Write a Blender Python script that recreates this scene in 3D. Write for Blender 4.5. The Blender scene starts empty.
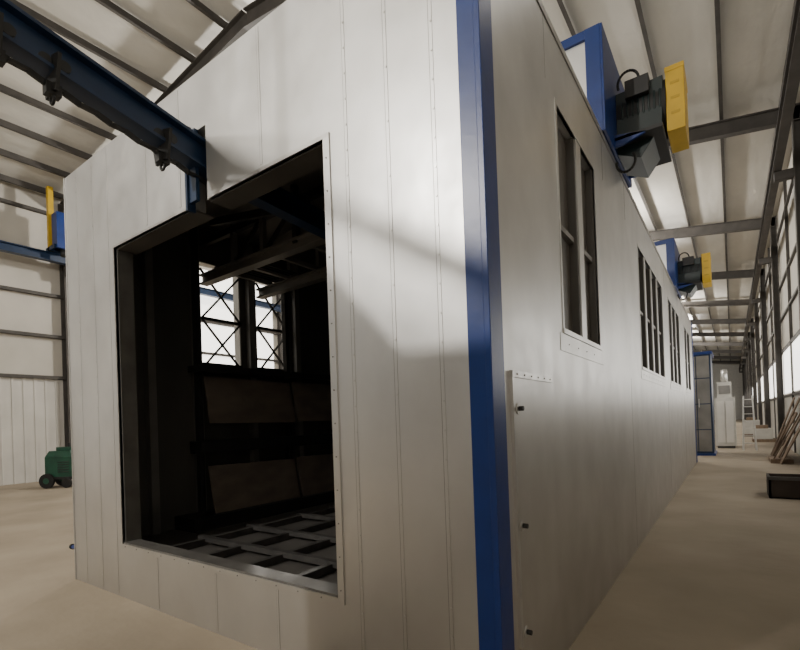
import bpy, bmesh, math, random
from mathutils import Vector, Matrix
random.seed(4)
sc=bpy.context.scene

# ---------------------------------------------------------------- materials
def mat(name,c1,c2=None,rough=.6,metal=0.0,scale=4.0,stretch=(1,1,1),bump=0.0,bscale=20.0,spec=.5,dust=None,detail=4,rvar=0,bdist=.02):
    m=bpy.data.materials.new(name); m.use_nodes=True
    nt=m.node_tree; N=nt.nodes; L=nt.links
    b=N['Principled BSDF']
    b.inputs['Roughness'].default_value=rough; b.inputs['Metallic'].default_value=metal
    b.inputs['Specular IOR Level'].default_value=spec
    c2=c2 or tuple(x*.85 for x in c1)
    tc=N.new('ShaderNodeTexCoord'); mp=N.new('ShaderNodeMapping'); mp.inputs['Scale'].default_value=stretch
    L.new(tc.outputs['Object'],mp.inputs[0])
    n=N.new('ShaderNodeTexNoise'); n.inputs['Scale'].default_value=scale; n.inputs['Detail'].default_value=detail
    L.new(mp.outputs[0],n.inputs['Vector'])
    r=N.new('ShaderNodeValToRGB'); r.color_ramp.elements[0].position=.3; r.color_ramp.elements[1].position=.7
    r.color_ramp.elements[0].color=(*c2,1); r.color_ramp.elements[1].color=(*c1,1)
    L.new(n.outputs['Fac'],r.inputs[0])
    out=r.outputs[0]
    if dust:
        col,z0,z1,amt=dust
        sx=N.new('ShaderNodeSeparateXYZ'); L.new(tc.outputs['Object'],sx.inputs[0])
        mr=N.new('ShaderNodeMapRange'); mr.inputs[1].default_value=z0; mr.inputs[2].default_value=z1
        mr.inputs[3].default_value=amt; mr.inputs[4].default_value=0
        L.new(sx.outputs[2],mr.inputs[0])
        mx=N.new('ShaderNodeMix'); mx.data_type='RGBA'
        L.new(mr.outputs[0],mx.inputs[0]); L.new(out,mx.inputs[6]); mx.inputs[7].default_value=(*col,1)
        out=mx.outputs[2]
    L.new(out,b.inputs['Base Color'])
    if rvar:
        n3=N.new('ShaderNodeTexNoise'); n3.inputs['Scale'].default_value=scale*2.3; n3.inputs['Detail'].default_value=6
        L.new(mp.outputs[0],n3.inputs['Vector'])
        m3=N.new('ShaderNodeMapRange'); m3.inputs[1].default_value=.3; m3.inputs[2].default_value=.7
        m3.inputs[3].default_value=rough-rvar; m3.inputs[4].default_value=rough+rvar
        L.new(n3.outputs['Fac'],m3.inputs[0]); L.new(m3.outputs[0],b.inputs['Roughness'])
    if bump>0:
        n2=N.new('ShaderNodeTexNoise'); n2.inputs['Scale'].default_value=bscale; n2.inputs['Detail'].default_value=3
        L.new(mp.outputs[0],n2.inputs['Vector'])
        bp=N.new('ShaderNodeBump'); bp.inputs['Strength'].default_value=bump; bp.inputs['Distance'].default_value=bdist
        L.new(n2.outputs['Fac'],bp.inputs['Height']); L.new(bp.outputs[0],b.inputs['Normal'])
    return m
def emit(name,col,s):
    m=bpy.data.materials.new(name); m.use_nodes=True
    b=m.node_tree.nodes['Principled BSDF']; b.inputs['Base Color'].default_value=(*col,1)
    b.inputs['Emission Color'].default_value=(*col,1); b.inputs['Emission Strength'].default_value=s
    return m
GALV=mat('galvanised_sheet',(.68,.68,.675),(.56,.56,.555),rough=.38,metal=.70,scale=2.0,stretch=(1,1,.8),bump=.09,bscale=2.0,dust=((.34,.30,.24),0,1.9,.5),detail=7,rvar=.05)
GALV2=mat('galvanised_trim',(.62,.615,.60),(.50,.495,.485),rough=.34,metal=.75,scale=6,rvar=.05)
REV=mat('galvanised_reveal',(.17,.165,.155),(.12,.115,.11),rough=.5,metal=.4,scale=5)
SEAM=mat('dark_seam_gap',(.24,.235,.22),rough=.7)  # even dark colour of lap joints and small screws
BLUE=mat('blue_paint',(.007,.036,.20),(.005,.028,.16),rough=.33,scale=5,bump=.03)
BLUED=mat('dark_blue_paint',(.009,.031,.085),(.006,.022,.06),rough=.45,scale=7)
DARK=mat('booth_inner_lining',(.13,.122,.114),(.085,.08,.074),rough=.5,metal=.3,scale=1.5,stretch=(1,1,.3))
GRY=mat('inner_grey_panel',(.28,.27,.255),(.19,.185,.175),rough=.45,metal=.4,scale=2)
BRN=mat('rusty_brown_sheet',(.18,.145,.12),(.12,.097,.08),rough=.7,scale=3,stretch=(1,1,2))
PANE=mat('dusty_dark_pane',(.12,.11,.10),(.095,.087,.078),rough=.5,scale=3)
BLK=mat('black_iron',(.016,.016,.016),rough=.55,scale=9)
STEEL=mat('dark_steel_primer',(.085,.077,.070),(.055,.050,.045),rough=.65,scale=3)
BAR=mat('grating_steel',(.10,.096,.092),(.06,.057,.055),rough=.5,metal=.5,scale=8)
YEL=mat('yellow_paint',(.66,.42,.02),(.52,.33,.015),rough=.45)
GRN=mat('green_enamel',(.012,.08,.045),(.008,.05,.03),rough=.45)
DGRN=mat('dark_green_motor',(.008,.022,.023),(.005,.014,.015),rough=.4,scale=8)
WHT=mat('white_enamel',(.55,.54,.50),(.47,.46,.43),rough=.5)
ROOF=mat('roof_insulation',(.72,.70,.645),(.58,.565,.515),rough=.38,scale=.8,stretch=(1,.4,1),bump=.9,bscale=2.5,bdist=.04)
WALLM=mat('wall_insulation',(.62,.59,.53),(.51,.485,.435),rough=.7,scale=.7,bump=.3,bscale=2)
RIB=mat('white_ribbed_cladding',(.66,.64,.60),(.56,.545,.51),rough=.55,scale=1)
FLOOR=mat('dusty_sand_floor',(.37,.315,.245),(.265,.225,.172),rough=.9,scale=.7,bump=.4,bscale=6,spec=.2,detail=10)
WOOD=mat('weathered_planks',(.25,.175,.115),(.15,.105,.07),rough=.8,scale=4,stretch=(4,4,.6))
RUB=mat('rubber',(.015,.015,.015),rough=.85)
DAY=emit('daylight_glazing',(1,.97,.91),2.6)
LAMPG=emit('lamp_lens',(1,.96,.88),12)
VENT=mat('guard_vent',(.50,.32,.02),rough=.6)
CRATE=mat('crate_brown',(.04,.028,.02),rough=.8)

# ---------------------------------------------------------------- mesh builder
class MB:
    def __init__(s): s.bm=bmesh.new(); s.mats=[]
    def mi(s,m):
        if m not in s.mats: s.mats.append(m)
        return s.mats.index(m)
    def hexa(s,vs,m):
        v=[s.bm.verts.new(p) for p in vs]; i=s.mi(m)
        for f in ((0,3,2,1),(4,5,6,7),(0,1,5,4),(1,2,6,5),(2,3,7,6),(3,0,4,7)):
            fc=s.bm.faces.new([v[k] for k in f]); fc.material_index=i
    def box(s,x0,x1,y0,y1,z0,z1,m):
        x0,x1=sorted((x0,x1));y0,y1=sorted((y0,y1));z0,z1=sorted((z0,z1))
        s.hexa([(x0,y0,z0),(x1,y0,z0),(x1,y1,z0),(x0,y1,z0),(x0,y0,z1),(x1,y0,z1),(x1,y1,z1),(x0,y1,z1)],m)
    def bar(s,p,q,w,h,m,upv=(0,0,1),off=(0,0)):
        p=Vector(p);q=Vector(q);d=(q-p).normalized();u=Vector(upv)
        if abs(d.dot(u))>.98: u=Vector((0,1,0)) if abs(d.y)<.9 else Vector((1,0,0))
        r=d.cross(u).normalized();u=r.cross(d).normalized()
        p=p+r*off[0]+u*off[1];q=q+r*off[0]+u*off[1]
        a=r*w/2;b=u*h/2
        s.hexa([p-a-b,p+a-b,q+a-b,q-a-b,p-a+b,p+a+b,q+a+b,q-a+b],m)
    def ibeam(s,p,q,w,h,t,m,upv=(0,0,1)):
        s.bar(p,q,w,t,m,upv,(0,h/2-t/2)); s.bar(p,q,w,t,m,upv,(0,-h/2+t/2)); s.bar(p,q,t,h-2*t,m,upv)
    def cyl(s,p,q,r,m,n=16,r2=None):
        r2=r if r2 is None else r2
        p=Vector(p);q=Vector(q);d=(q-p).normalized();u=Vector((0,0,1)) if abs(d.z)<.9 else Vector((1,0,0))
        a=d.cross(u).normalized();b=a.cross(d);i=s.mi(m)
        A=[s.bm.verts.new(p+(a*math.cos(k*2*math.pi/n)+b*math.sin(k*2*math.pi/n))*r) for k in range(n)]
        B=[s.bm.verts.new(q+(a*math.cos(k*2*math.pi/n)+b*math.sin(k*2*math.pi/n))*r2) for k in range(n)]
        for k in range(n):
            f=s.bm.faces.new([A[k],A[(k+1)%n],B[(k+1)%n],B[k]]);f.material_index=i;f.smooth=n>8
        s.bm.faces.new(A[::-1]).material_index=i; s.bm.faces.new(B).material_index=i
    def torus(s,c,ax,R,r,m,n=20,k=8):
        c=Vector(c);d=Vector(ax).normalized();u=Vector((0,0,1)) if abs(d.z)<.9 else Vector((1,0,0))
        a=d.cross(u).normalized();b=a.cross(d);i=s.mi(m);V=[]
        for j in range(n):
            t=2*math.pi*j/n;e=a*math.cos(t)+b*math.sin(t)
            V.append([s.bm.verts.new(c+e*(R+r*math.cos(2*math.pi*l/k))+d*r*math.sin(2*math.pi*l/k)) for l in range(k)])
        for j in range(n):
            for l in range(k):
                f=s.bm.faces.new([V[j][l],V[(j+1)%n][l],V[(j+1)%n][(l+1)%k],V[j][(l+1)%k]]);f.material_index=i;f.smooth=True
    def tube(s,pts,r,m,n=8):
        for a,b in zip(pts[:-1],pts[1:]): s.cyl(a,b,r,m,n)
    def prism(s,poly,lo,hi,axis,m):
        i=s.mi(m)
        def P(a,b,c): return {'x':(c,a,b),'y':(a,c,b),'z':(a,b,c)}[axis]
        A=[s.bm.verts.new(P(a,b,lo)) for a,b in poly];B=[s.bm.verts.new(P(a,b,hi)) for a,b in poly];n=len(poly)
        for k in range(n): s.bm.faces.new([A[k],A[(k+1)%n],B[(k+1)%n],B[k]]).material_index=i
        s.bm.faces.new(A[::-1]).material_index=i;s.bm.faces.new(B).material_index=i
    def wall(s,axis,c0,c1,u0,u1,z0,z1,holes,m):
        us=sorted({u0,u1}|{h for H in holes for h in H[:2]});zs=sorted({z0,z1}|{h for H in holes for h in H[2:]})
        for a,b in zip(us[:-1],us[1:]):
            run=None
            for c,d in zip(zs[:-1],zs[1:]):
                mu,mz=(a+b)/2,(c+d)/2
                hole=any(H[0]<mu<H[1] and H[2]<mz<H[3] for H in holes)
                if not hole: run=[c,d] if run is None else [run[0],d]
                if hole and run: s._w(axis,c0,c1,a,b,run,m); run=None
            if run: s._w(axis,c0,c1,a,b,run,m)
    def _w(s,axis,c0,c1,a,b,run,m):
        if axis=='y': s.box(a,b,c0,c1,run[0],run[1],m)
        else: s.box(c0,c1,a,b,run[0],run[1],m)
    def done(s,name,parent=None,bevel=0):
        bmesh.ops.recalc_face_normals(s.bm,faces=s.bm.faces)
        me=bpy.data.meshes.new(name);s.bm.to_mesh(me);s.bm.free()
        for m in s.mats: me.materials.append(m)
        o=bpy.data.objects.new(name,me);sc.collection.objects.link(o)
        if parent:o.parent=parent
        if bevel:
            b=o.modifiers.new('bevel','BEVEL');b.width=bevel;b.segments=2;b.limit_method='ANGLE'
        return o
def empty(name):
    o=bpy.data.objects.new(name,None);sc.collection.objects.link(o);return o

# ---------------------------------------------------------------- dimensions
W,H,L=4.816,4.288,15.0
OX0,OX1,OZ0,OZ1=-3.749,-1.029,.506,3.28
T=.12
# ================================================================= BOOTH
booth=empty('paint_booth')
b=MB()
fh=[(OX0,OX1,OZ0,OZ1),(-2.45,-2.24,OZ1,3.85)]
b.wall('y',0,T,-W,0,0,H,fh,GALV)
for x in (-4.56,-4.2,-3.88,-.86,-.56,-.27):       # vertical lap seams
    b.box(x-.002,x+.002,-.0015,.01,.02,H-.02,SEAM); b.box(x+.002,x+.022,-.003,.01,.02,H-.02,GALV)
for x in (-3.15,-2.62,-1.62):
    b.box(x-.002,x+.002,-.0015,.01,OZ1+.05,H-.02,SEAM); b.box(x+.002,x+.022,-.003,.01,OZ1+.05,H-.02,GALV)
for x in (-3.15,-2.3,-1.6):
    b.box(x-.0015,x+.0015,-.0015,.01,.02,OZ0-.05,SEAM); b.box(x+.002,x+.02,-.003,.01,.02,OZ0-.05,GALV)
def riv(x,z): b.cyl((x,-.006,z),(x,.004,z),.006,GALV2,6)
for x in (-4.545,-4.185,-.845,-.255):
    for k in range(28): riv(x,.15+k*.15)
for k in range(14): riv(-.545,.2+k*.3)
# flange trim round the opening
b.box(OX0-.02,OX0,-.008,.02,OZ0,OZ1,GALV2)
b.box(OX1,OX1+.05,-.010,.02,OZ0,OZ1,GALV)
b.box(OX0-.02,OX1+.05,-.0101,.02,OZ0-.035,OZ0,GALV)
b.box(OX0-.02,-2.47,-.0081,.02,OZ1,OZ1+.02,GALV2)
b.box(-2.22,OX1+.05,-.0101,.02,OZ1,OZ1+.025,GALV2)
for k in range(14): b.cyl((OX1+.026,-.014,OZ0+.05+k*.2),(OX1+.026,-.008,OZ0+.05+k*.2),.005,SEAM,6)
for k in range(13): b.cyl((OX0+.06+k*.21,-.014,OZ0-.02),(OX0+.06+k*.21,-.008,OZ0-.02),.005,SEAM,6)
# reveals of the opening
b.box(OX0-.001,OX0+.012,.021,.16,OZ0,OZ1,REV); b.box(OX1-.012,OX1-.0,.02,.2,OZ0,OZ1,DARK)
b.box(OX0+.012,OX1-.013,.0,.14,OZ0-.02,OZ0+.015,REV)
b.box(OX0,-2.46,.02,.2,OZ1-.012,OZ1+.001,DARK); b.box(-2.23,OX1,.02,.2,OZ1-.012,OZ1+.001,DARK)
b.done('front_wall',booth)
# side walls
WZ0,WZ1=2.163,3.741
panes=[(1.27,1.78),(1.92,2.37),(4.76,5.3),(5.42,5.95),(6.05,6.6),(6.72,7.3),(8.3,8.9),(9.05,9.7),(9.85,10.5),(12.0,12.7),(12.9,13.7)]
s=MB()
s.wall('x',-T,0,T,L,0,H,[(a,c,WZ0,WZ1) for a,c in panes],GALV)
groups=[(1.27,2.37),(4.76,7.3),(8.3,10.5),(12.0,13.7)]
for a,c in groups:
    s.box(-.02,.006,a-.03,a,WZ0,WZ1,GALV);s.box(-.02,.006,c,c+.03,WZ0,WZ1,GALV)
    s.box(-.02,.012,a-.03,c+.03,WZ0-.035,WZ0,GALV);s.box(-.02,.0061,a-.03,c+.03,WZ1,WZ1+.03,GALV)
    s.box(-.02,.004,a-.1,c+.1,WZ0-.16,WZ0-.035,GALV)
    for k in range(int((c-a)/.25)): s.cyl((.003,a+.1+k*.25,WZ0-.1),(.008,a+.1+k*.25,WZ0-.1),.005,SEAM,6)
for a,c in panes:
    s.box(-.09,-.07,a,c,WZ0,WZ1,PANE)
    s.box(-.10,-.03,a,c,2.91,2.95,GRY)
    s.box(-.10,-.01,c-.03,c-.001,WZ0,WZ1,DARK)
    s.box(-.10,-.001,a+.001,a+.012,WZ0,WZ1,REV)
for y,low in ((1.05,0),(2.75,0),(3.9,1),(7.75,1),(11.3,1)):
    for z0,z1 in ((.03,WZ0-.2),(WZ1+.06,H-.03)) if low else ((WZ1+.06,H-.03),):
        s.box(-.01,.0012,y-.001,y+.001,z0,z1,SEAM)
s.box(-.01,.006,.14,L,H-.05,H,GALV2)
# bolted access hatch
s.box(0,.014,.24,.9,.36,1.765,GALV); s.box(.014,.018,.24,.265,.36,1.765,GALV2); s.box(0,.02,.24,.9,1.765,1.80,GALV2)
for z in (.42,.98,1.60): 
    s.cyl((.01,.31,z),(.045,.31,z),.013,BLK,10); s.cyl((.012,.31,z),(.02,.31,z),.03,GALV2,12)
for k in range(6): s.cyl((.018,.3+k*.11,1.783),(.024,.3+k*.11,1.783),.005,SEAM,6)
s.done('side_wall_right',booth)
s=MB()
LH=[(1.45,2.05,2.35,WZ1),(2.33,2.92,2.35,WZ1),(4.8,5.4,2.35,WZ1),(5.7,6.3,2.35,WZ1)]
s.wall('x',-W,-W+T,T,L,0,H,LH,GALV)
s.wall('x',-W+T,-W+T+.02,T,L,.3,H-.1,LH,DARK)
for a,c in ((1.45,2.05),(2.33,2.92)):      # cross-braced guards
    x=-W+T+.03
    s.bar((x,a,2.35),(x,c,3.0),.02,.028,BLK,(1,0,0));s.bar((x,c,2.35),(x,a,3.0),.02,.028,BLK,(1,0,0))
    s.bar((x,a,3.0),(x,c,3.65),.02,.028,BLK,(1,0,0));s.bar((x,c,3.0),(x,a,3.65),.02,.028,BLK,(1,0,0))
    s.box(x-.02,x+.02,a,c,2.98,3.02,BLK); s.box(x-.02,x+.02,a,c,2.35,2.42,BLK)
for y in (.75,1.35,2.19,3.05,3.9,4.7): s.box(-W+T+.02,-W+T+.11,y-.045,y+.045,.3,H-.1,GRY)
s.done('side_wall_left',booth)
s=MB()
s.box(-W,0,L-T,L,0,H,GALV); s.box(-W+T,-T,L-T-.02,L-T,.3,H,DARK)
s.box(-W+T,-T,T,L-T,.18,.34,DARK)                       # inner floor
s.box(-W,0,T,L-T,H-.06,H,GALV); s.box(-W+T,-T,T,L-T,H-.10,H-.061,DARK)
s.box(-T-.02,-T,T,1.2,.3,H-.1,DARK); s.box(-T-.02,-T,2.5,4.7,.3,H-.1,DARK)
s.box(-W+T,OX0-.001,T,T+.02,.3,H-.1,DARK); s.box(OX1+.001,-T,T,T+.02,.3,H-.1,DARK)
s.done('roof_back_and_inner_floor',booth)
s=MB()                                                  # brown hanging sheets, ducts
for z0,z1,xo in ((1.62,2.22,-4.40),(.50,1.08,-4.35)):
    for a,c in ((1.35,2.75),(2.80,4.2),(4.25,5.6)):
        s.hexa([(xo,a,z0),(xo+.03,a,z0),(xo+.03,c,z0-.02),(xo,c,z0-.02),(xo-.12,a,z1),(xo-.09,a,z1),(xo-.09,c,z1-.02),(xo-.12,c,z1-.02)],BRN)
s.box(-4.6,-4.35,1.2,6,1.25,1.40,BLK); s.box(-4.6,-4.3,1.2,6,2.26,2.34,BLK); s.box(-4.65,-4.2,1.0,6,.34,.5,BLK)
for y in (1.3,2.75,4.2,5.6): s.box(-4.58,-4.5,y-.03,y+.03,.34,4.15,BLK)
s.done('inner_duct_panels',booth)
s=MB()                                                  # steel rack carrying the track inside
y=1.5
for yy in (y,y+.9):
    s.ibeam((-4.68,yy,3.50),(-.9,yy,3.56),.12,.13,.02,GRY)
    s.bar((-4.68,yy,3.98),(-.9,yy,4.02),.06,.08,BLK)
    for x in (-4.0,-3.45,-2.9,-1.9,-1.3): s.box(x-.03,x+.03,yy-.03,yy+.03,3.55,4.19,BLK if x in(-2.9,-1.3) else GRY)
for xa,xb in ((-4.0,-3.45),(-3.45,-2.9),(-1.9,-1.3)):
    s.bar((xa,y,3.56),(xb,y,4.0),.03,.04,BLK)
for x in (-4.4,-4.0,-3.45,-2.9,-1.9,-1.3): s.bar((x,y,3.60),(x,y+.9,3.60),.05,.05,GRY)
for k in range(9): s.bar((-4.4+k*.07,y+.04,3.62),(-4.4+k*.07,y+.86,3.62),.015,.02,BLK)
s.bar((-3.45,y+.1,3.60),(-.95,y+.1,4.05),.10,.14,GRY)     # sloping cross member
s.ibeam((-2.35,0.35,3.60),(-2.35,4.5,3.42),.13,.2,.02,BLUED)
for yy in (.6,1.5,2.4,3.4): s.bar((-2.35,yy,3.65),(-2.35,yy,4.18),.05,.05,BLK)
s.bar((-4.0,1.2,3.98),(-2.4,1.2,3.72),.05,.08,BLK)
for zz in (.95,1.5,2.3):
    s.bar((-4.6,6.1,zz),(-.2,6.1,zz),.06,.07,GRY)
for xx in (-3.4,-2.2,-1.0): s.box(xx-.04,xx+.04,6.05,6.13,.34,4.18,GRY)
s.done('inner_track_frame',booth)
s=MB()
for x in (-3.6,-3.0,-2.4,-1.8,-1.25): s.box(x-.03,x+.03,.35,3.4,.345,.41,BAR)
for y in (.75,1.35,2.1,2.7): s.box(-3.7,-1.15,y-.03,y+.03,.38,.43,BAR)
s.done('floor_grating',booth)
# blue corner angles
s=MB()
for y0,sg in ((0,1),(L,-1)):
    s.box(-.105,.012,y0-.012*sg,y0+.0*sg,0,H+.02,BLUE)
    s.box(0,.014,y0-.012*sg,y0+.15*sg,0,H+.02,BLUE)
    s.box(-.012,.022,y0-.022*sg,y0+.01*sg,0,H+.02,BLUE)
s.box(-W-.012,-W+.0,-.012,.1,0,H,GALV2)
s.box(-W-.012,-W+.0,L-.1,L+.012,0,H,BLUE)
s.cyl((-W-.16,.03,.32),(-W,.03,.32),.022,BLUE,10); s.cyl((-W-.19,.03,.32),(-W-.15,.03,.32),.03,BLK,10)
s.done('corner_posts',booth,bevel=.004)

# ================================================================= CONVEYOR
c=MB()
sl=.18
def bz(y): return 3.66-sl*y
YE=-3.0
c.ibeam((-2.35,.30,bz(.3)),(-2.35,YE,bz(YE)),.14,.22,.022,BLUED)
c.box(-2.455,-2.43,-.05,.02,3.24,3.9,BLUED); c.box(-2.455,-2.34,-.03,.0,3.30,3.85,BLUED)
pts=[(-2.35,.1-.09*k,bz(.1-.09*k)-.185+.012*(k%2)) for k in range(34)]
for k,(p,q) in enumerate(zip(pts[:-1],pts[1:])): c.bar(p,q,.035 if k%2 else .018,.018 if k%2 else .035,BLK)
for y in (-.28,-.95,-1.22,-1.8,-2.5):
    z=bz(y)+.02
    for sg in (-1,1):
        c.cyl((-2.35+sg*.022,y-.05,z-.085),(-2.35+sg*.06,y-.05,z-.085),.035,BLK,12); c.cyl((-2.35+sg*.022,y+.05,z-.075),(-2.35+sg*.06,y+.05,z-.075),.035,BLK,12)
        c.bar((-2.35+sg*.08,y,z-.04),(-2.35+sg*.03,y,z-.24),.10,.02,BLK,(0,1,0))
    c.box(-2.38,-2.32,y-.04,y+.04,z-.26,z-.19,BLK); c.torus((-2.35,y,z-.28),(0,1,0),.026,.009,BLK,12,6)
c.cyl((-2.35,YE+.1,bz(YE)),(-2.35,YE+.1,10.3),.012,BLK,8)
c.done('overhead_conveyor_beam')

# ================================================================= FAN UNITS
def fan(y0):
    f=MB()
    x0,x1,y1,z0,z1=-1.35,.02,y0+1.45,H+.005,5.33
    t=.09
    f.box(x0+.02,x1-.02,y0+.03,y1-.03,z0+.02,z1-.03,GALV)
    for xa in (x0,x1-t):
        for ya in (y0,y1-t): f.box(xa,xa+t,ya,ya+t,z0,z1,BLUE)
    for za in (z0,z1-t):
        f.box(x0,x1,y0-.002,y0+t,za,za+t,BLUE);f.box(x0,x1,y1-t,y1+.002,za,za+t,BLUE)
        f.box(x0,x0+t,y0,y1,za,za+t,BLUE);f.box(x1-t,x1,y0,y1,za,za+t,BLUE)
    f.box(x1-.015,x1+.02,y0,y1,z0,z1,BLUE)           # blue motor plate
    f.box(x1-.14,x1,y0-.006,y0+.03,z0,z1,BLUE)
    yc,zc=y0+.85,4.74
    for yg in (yc-.42,yc+.38): f.prism([(x1+.02,z0+.02),(x1+.10,z0+.02),(x1+.34,zc-.36),(x1+.02,zc-.30)],yg,yg+.03,'y',BLUE)
    f.box(x1+.02,x1+.46,yc-.42,yc+.41,zc-.37,zc-.33,BLK)
    f.prism([(x1+.02,zc-.44),(x1+.24,zc-.54),(x1+.44,zc-.26),(x1+.46,zc+.22),(x1+.02,zc+.20)],yc-.27,yc+.27,'y',DGRN)
    f.cyl((x1+.02,yc,zc),(x1+.48,yc,zc),.28,BLK,24)
    for k in range(8): f.torus((x1+.08+k*.05,yc,zc),(1,0,0),.28,.012,DGRN,24,6)
    f.box(x1+.12,x1+.34,yc-.34,yc-.2,zc+.08,zc+.26,BLK)
    # yellow guard
    f.box(x1+.48,x1+.64,yc-.25,yc+.25,zc-.36,zc+.28,YEL)
    f.box(x1+.475,x1+.645,yc-.255,yc+.255,zc+.24,zc+.29,YEL)
    for k in range(3): f.box(x1+.52,x1+.60,yc-.253,yc-.24,zc-.2+k*.15,zc-.17+k*.15,VENT)
    def loop(c,R,a0,a1,n=14): return [(c[0]+R*math.cos(math.radians(a0+(a1-a0)*k/n)),c[1],c[2]+R*1.2*math.sin(math.radians(a0+(a1-a0)*k/n))) for k in range(n+1)]
    f.tube(loop((x1+.15,yc-.3,zc+.26),.10,0,200),.014,BLK); f.tube(loop((x1+.10,yc-.3,zc-.55),.09,170,400),.014,BLK)
    return f.done('exhaust_fan_unit',bevel=.004)
fan(2.78); fan(9.7)

# ================================================================= HALL
XL,XR,EZ,SLP=-18.0,2.75,9.74,.125
XM=(XL+XR)/2; RZ=EZ+SLP*(XR-XM)
Y0,Y1=-16,96
f=MB(); f.box(XL-.5,XR+.5,Y0,Y1,-.2,0,FLOOR); f.done('floor')
f=MB()
for xa,xb,za,zb in ((XL,XM,EZ,RZ),(XM,XR,RZ,EZ)):
    f.hexa([(xa,Y0,za),(xb,Y0,zb),(xb,Y1,zb),(xa,Y1,za),(xa,Y0,za+.15),(xb,Y0,zb+.15),(xb,Y1,zb+.15),(xa,Y1,za+.15)],ROOF)
f.done('ceiling')
def rz(x): return RZ-SLP*abs(x-XM)
f=MB()
x=XR-.5
while x>XL:
    f.bar((x,Y0,rz(x)-.12),(x,Y1,rz(x)-.12),.02,.2,STEEL); f.bar((x+.04,Y0,rz(x)-.22),(x+.04,Y1,rz(x)-.22),.08,.015,STEEL)
    x-=1.32
f.done('roof_purlins')
frames=[-13,-4.2,4.66,14.2,23,31.8,40.6,49.4,58.2,67,75.8,84.6,93]
f=MB()
for y in frames:
    for xa,xb in ((XL+.2,XM),(XR-.1,XM)):
        f.ibeam((xa,y,rz(xa)-.44),(xb,y,rz(xb)-.42),.22,.42,.03,STEEL)
    f.ibeam((XL+.25,y,0),(XL+.25,y,EZ-.2),.25,.4,.03,STEEL,(1,0,0)); f.ibeam((XR-.16,y,0),(XR-.16,y,EZ-.2),.25,.22,.03,STEEL,(1,0,0))
f.done('portal_frame_steelwork')
# left wall
f=MB()
f.box(XL-.15,XL,Y0,Y1,0,EZ+.1,WALLM)
f.box(XL,XL+.04,Y0,Y1,0,3.5,RIB)
yy=-8
while yy<24: f.box(XL+.04,XL+.075,yy,yy+.09,0,3.5,RIB); yy+=.3
f.done('wall_left')
f=MB()
for z in (3.5,4.9,6.3,7.7,9.1): f.box(XL+.04,XL+.18,Y0,Y1,z-.07,z+.03,STEEL)
f.done('trim_1')
f=MB()
f.box(XR,XR+.15,Y0,Y1,0,EZ+.1,WALLM); f.box(XR-.04,XR,Y0,Y1,0,2.0,WHT)
f.done('wall_right')
f=MB()
for z in (2.05,3.9,5.2,6.5,8.6): f.box(XR-.08,XR-.0,Y0,Y1,z-.05,z+.03,STEEL)
yy=6
while yy<92: f.box(XR-.09,XR-.0,yy-.04,yy+.04,0,EZ-.1,STEEL); yy+=4.4
f.done('trim_2')
for k,(a,c) in enumerate(((4.9,13.8),(14.6,22.6),(23.4,31.4),(32.2,48),(50,92))):
    f=MB(); f.box(XR-.035,XR-.005,a,c,2.15,3.8,DAY); f.done('window_%d'%(k+1))
for k,(a,c) in enumerate(((7.5,13.8),(14.6,20),)):
    f=MB(); f.box(XL+.005,XL+.035,a,c,3.6,8.6,DAY)
    f.done('window_%d'%(k+6))
f=MB(); f.box(XL,XR,Y1,Y1+.15,0,RZ+.1,WHT); f.done('wall_back')
# runway beams
f=MB(); f.ibeam((XR-.62,2,8.1),(XR-.62,Y1-2,8.1),.2,.4,.03,STEEL)
for y in frames:
    if y>3: f.box(XR-.68,XR-.27,y-.1,y+.1,7.66,7.89,STEEL)
f.done('crane_runway_beam')
f=MB(); f.ibeam((XL+.9,-12,7.35),(XL+.9,30,7.35),.22,.28,.03,BLUED)
for y in frames[:5]: f.box(XL+.45,XL+.95,y-.1,y+.1,6.98,7.2,STEEL)
f.box(XL+1.2,XL+1.6,3.95,4.5,7.5,8.65,BLUE); f.box(XL+.95,XL+1.1,3.9,4.05,7.5,9.6,YEL); f.box(XL+.8,XL+1.5,3.9,4.4,7.5,7.62,BLUED)
f.cyl((XL+1.4,4.2,7.3),(XL+1.4,4.2,7.5),.1,BLK)
f.done('crane_runway_beam.001')

# ================================================================= GENERATOR
g=MB()
gx,gy,gs=-15.2,3.5,.74
def gp(a,bb,z):
    a*=gs;bb*=gs;z*=gs*1.2
    return Vector((gx+a*.817-bb*.576,gy+a*.576+bb*.817,z))
def gbox(a0,a1,b0,b1,z0,z1,m,ta=0):
    g.hexa([gp(a0,b0,z0),gp(a1,b0,z0),gp(a1,b1,z0),gp(a0,b1,z0),gp(a0+ta,b0+ta,z1),gp(a1-ta,b0+ta,z1),gp(a1-ta,b1-ta,z1),gp(a0+ta,b1-ta,z1)],m)
gbox(-.45,.60,-.35,.35,.35,1.0,GRN); gbox(-.45,.60,-.35,.35,1.0,1.2,GRN,.1)
gbox(-.1,.5,-.2,.2,1.2,1.32,GRN); gbox(-.5,.65,-.38,.38,.28,.36,BLK)
for k in range(5): gbox(.05,.5,-.36,-.34,.5+.08*k,.53+.08*k,BLK)
for sg in (-.42,.42):
    g.cyl(gp(-.32,sg-.06,.24),gp(-.32,sg+.06,.24),.21,RUB,20); g.cyl(gp(-.32,sg-.065,.24),gp(-.32,sg+.065,.24),.09,GRN,12)
    g.cyl(gp(.45,sg-.05,.16),gp(.45,sg+.05,.16),.14,RUB,20)
g.tube([gp(-.5,0,.4),gp(-.62,0,.75),gp(-.62,0,.95)],.03,GRN); g.cyl(gp(.3,0,1.3),gp(.3,0,1.45),.04,BLK)
g.done('portable_generator',bevel=.01)

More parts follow.
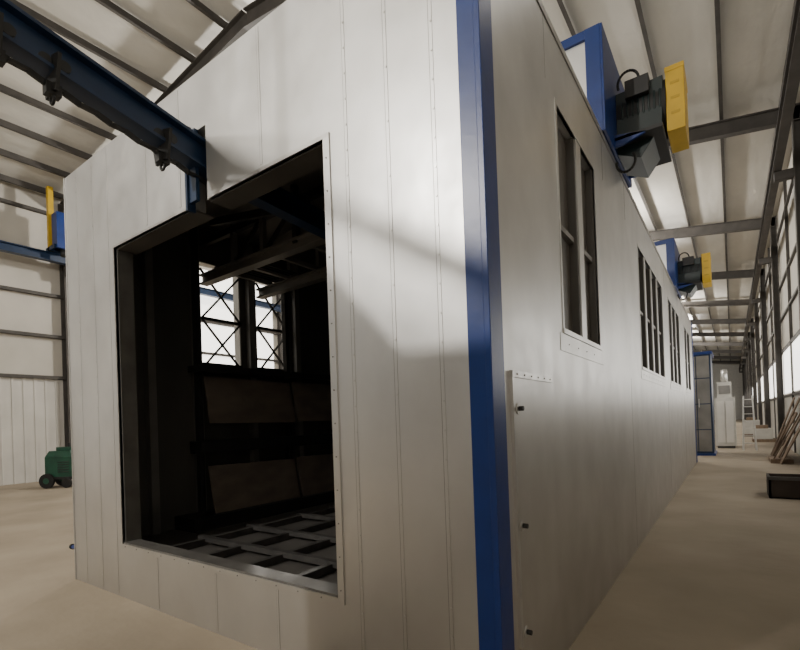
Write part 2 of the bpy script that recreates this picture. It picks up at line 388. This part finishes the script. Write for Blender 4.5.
# ================================================================= FAR AISLE OBJECTS
f=MB()
f.box(-.55,.38,17.6,19.3,.08,3.55,BLUED); f.box(-.6,.43,17.55,19.35,3.55,3.65,BLUE); f.box(-.6,.43,17.55,19.35,0,.08,BLUE)
f.box(-.5,-.08,17.57,17.6,.15,3.5,GRY); f.box(-.05,.33,17.57,17.6,.15,3.5,GRY)
for z in (.9,1.8,2.7): f.box(-.5,.33,17.56,17.58,z,z+.03,BLUED)
f.cyl((.0,17.5,1.7),(.0,17.5,2.0),.015,GALV2,8)
f.done('control_cabinet')
f=MB()
f.box(.35,1.05,21.5,23.2,.1,2.1,WHT); f.box(.45,.95,21.7,23,2.1,2.75,WHT); f.box(.4,1.0,21.55,23.1,0,.1,STEEL)
f.box(.42,.68,21.48,21.5,.25,1.95,RIB); f.box(.72,.98,21.48,21.5,.25,1.95,RIB); f.box(.5,.9,21.68,21.7,2.25,2.6,GRY); f.cyl((.7,22.3,2.75),(.7,22.3,3.3),.12,GALV2)
f.done('filter_machine')
f=MB()
for xx in (1.25,1.65):
    f.bar((xx,20.2,0),(xx+(.06 if xx<1.4 else -.06),20.7,2.1),.05,.03,WHT); f.bar((xx,21.2,0),(xx+(.06 if xx<1.4 else -.06),20.72,2.1),.04,.03,WHT)
for k in range(7):
    t=(k+1)/7.5; f.box(1.27,1.63,20.2+.5*t-.04,20.2+.5*t+.04,2.1*t-.015,2.1*t+.015,WHT)
f.done('step_ladder')
f=MB()
for k in range(9):
    y=14.9+k*.36+random.uniform(-.06,.06);h=random.uniform(1.3,2.0);o=random.uniform(.45,.8)
    f.bar((XR-.15-o,y,0.02),(XR-.15,y+random.uniform(-.2,.2),h),.28,.03,WOOD,(1,0,.3))
f.box(1.8,2.3,15.0,16.2,0.0,.12,WOOD)
f.done('leaning_planks')
for (x,y,w2,d2,h2) in ((1.75,26,.8,1.2,.5),(1.5,32,.8,1.2,.8)):
    f=MB()
    for k in range(6): f.box(x+k*w2/5-.05,x+k*w2/5+.05,y,y+d2,.11,.14,WOOD)
    for yy in (y,y+d2/2-.05,y+d2-.1): f.box(x-.05,x+w2+.05,yy,yy+.1,0,.11,WOOD)
    f.box(x,x+w2*.9,y+.1,y+d2-.15,.14,.14+h2,WHT); f.box(x+.1,x+w2*.7,y+.2,y+d2-.3,.14+h2,.3+h2,WOOD)
    f.done('loaded_pallet')
f=MB()
bx0,bx1,by0,by1=1.42,2.1,8.3,9.0
f.box(bx0,bx1,by0,by1,0,.03,BLK)
for a in ((bx0,bx0+.03,by0,by1),(bx1-.03,bx1,by0,by1),(bx0,bx1,by0,by0+.03),(bx0,bx1,by1-.03,by1)): f.box(*a,0,.36,CRATE)
f.box(bx0-.02,bx1+.02,by0-.02,by0+.02,.32,.38,STEEL);f.box(bx0+.08,bx1-.1,by0+.08,by1-.1,.03,.30,WOOD)
f.done('scrap_crate')

# ================================================================= ADDED SHADOW CASTERS OUT OF VIEW
f=MB()   # added unseen bar, casts the diagonal shadow on the booth front
A=Vector((-3.1,-3.825,5.13));B=Vector((-1.80,-3.825,4.31))
f.bar(A,B,.07,.075,BLUED); f.cyl(A,(A.x,A.y,10.4),.006,BLK,6); f.cyl(B,(B.x,B.y,10.3),.006,BLK,6)
f.done('shadow_caster_bar')
f=MB()   # added unseen plate on a stand, top edge shaped to shade the booth front
f.prism([(-2.15,.12),(-1.19,.12),(-1.19,3.43),(-1.62,3.455),(-1.967,3.83),(-2.15,4.05)],-2.60,-2.55,'y',GRY)
f.prism([(-2.13,.12),(-1.25,.12),(-1.25,3.2),(-2.13,3.4)],-2.68,-2.62,'y',WOOD)
f.box(-2.25,-1.1,-3.1,-2.45,0,.12,WOOD)
for x in (-2.2,-1.17): f.bar((x,-3.05,.12),(x,-2.7,3.1),.05,.05,BLUED); f.box(x-.03,x+.03,-2.75,-2.69,.12,3.2,BLUED)
f.done('shadow_caster_plate')

# ================================================================= LAMPS
def lamp(x,y,z,e,r=.18,col=(1,.945,.86)):
    f=MB(); n=24
    f.cyl((x,y,z+.30),(x,y,z+.45),.16,GRY,n,.09); f.cyl((x,y,z+.45),(x,y,z+.6),.09,GRY,16); f.cyl((x,y,z+.29),(x,y,z+.30),.15,LAMPG,n)
    f.cyl((x,y,z+.6),(x,y,rz(x)-.1),.015,BLK,6)
    o=f.done('hall_and_fill_lamp')
    ld=bpy.data.lights.new('bulb','POINT');ld.energy=e;ld.color=col;ld.shadow_soft_size=r
    lo=bpy.data.objects.new('bulb',ld);lo.location=(x,y,z);sc.collection.objects.link(lo);lo.parent=o
lamp(-4.2,-8.5,7.0,2600,.12)
lamp(-10.5,-9.5,8.4,450,.4)  # added unseen fill lamp, evens out the booth front
lamp(-11.5,8,8.2,1300)  # added unseen lamp, brightens the left bay
lamp(1.4,-8.5,8.6,120,.3)  # added behind the camera to light the booth side and front right
lamp(1.4,5.5,8.9,40)  # added above the frame to light the booth side wall
lamp(-3.2,20,8.9,1000)  # added with the next two, hidden by the booth, for roof and right wall
lamp(-3.2,40,8.9,1700)
lamp(-3.2,62,8.9,2400)
lamp(-11.5,26,8.9,700)

w=bpy.data.worlds.new('world');sc.world=w;w.use_nodes=True
w.node_tree.nodes['Background'].inputs[0].default_value=(.97,.95,.91,1);w.node_tree.nodes['Background'].inputs[1].default_value=.38

# ================================================================= CAMERA
cd=bpy.data.cameras.new('camera');cam=bpy.data.objects.new('camera',cd);sc.collection.objects.link(cam)
yaw,pitch,roll=.6141,.0076,.03515
f0=Vector((-math.sin(yaw),math.cos(yaw),0));r0=Vector((math.cos(yaw),math.sin(yaw),0));u0=Vector((0,0,1))
fw=f0*math.cos(pitch)+u0*math.sin(pitch);up=u0*math.cos(pitch)-f0*math.sin(pitch)
r=r0*math.cos(roll)-up*math.sin(roll);u=up*math.cos(roll)+r0*math.sin(roll)
M=Matrix(((r.x,u.x,-fw.x,.9423),(r.y,u.y,-fw.y,-2.095),(r.z,u.z,-fw.z,1.55),(0,0,0,1)))
cam.matrix_world=M
cd.sensor_width=36;cd.lens=36*471.3/800;cd.shift_y=(418.6-325)/800;cd.clip_start=.05;cd.clip_end=300
sc.camera=cam
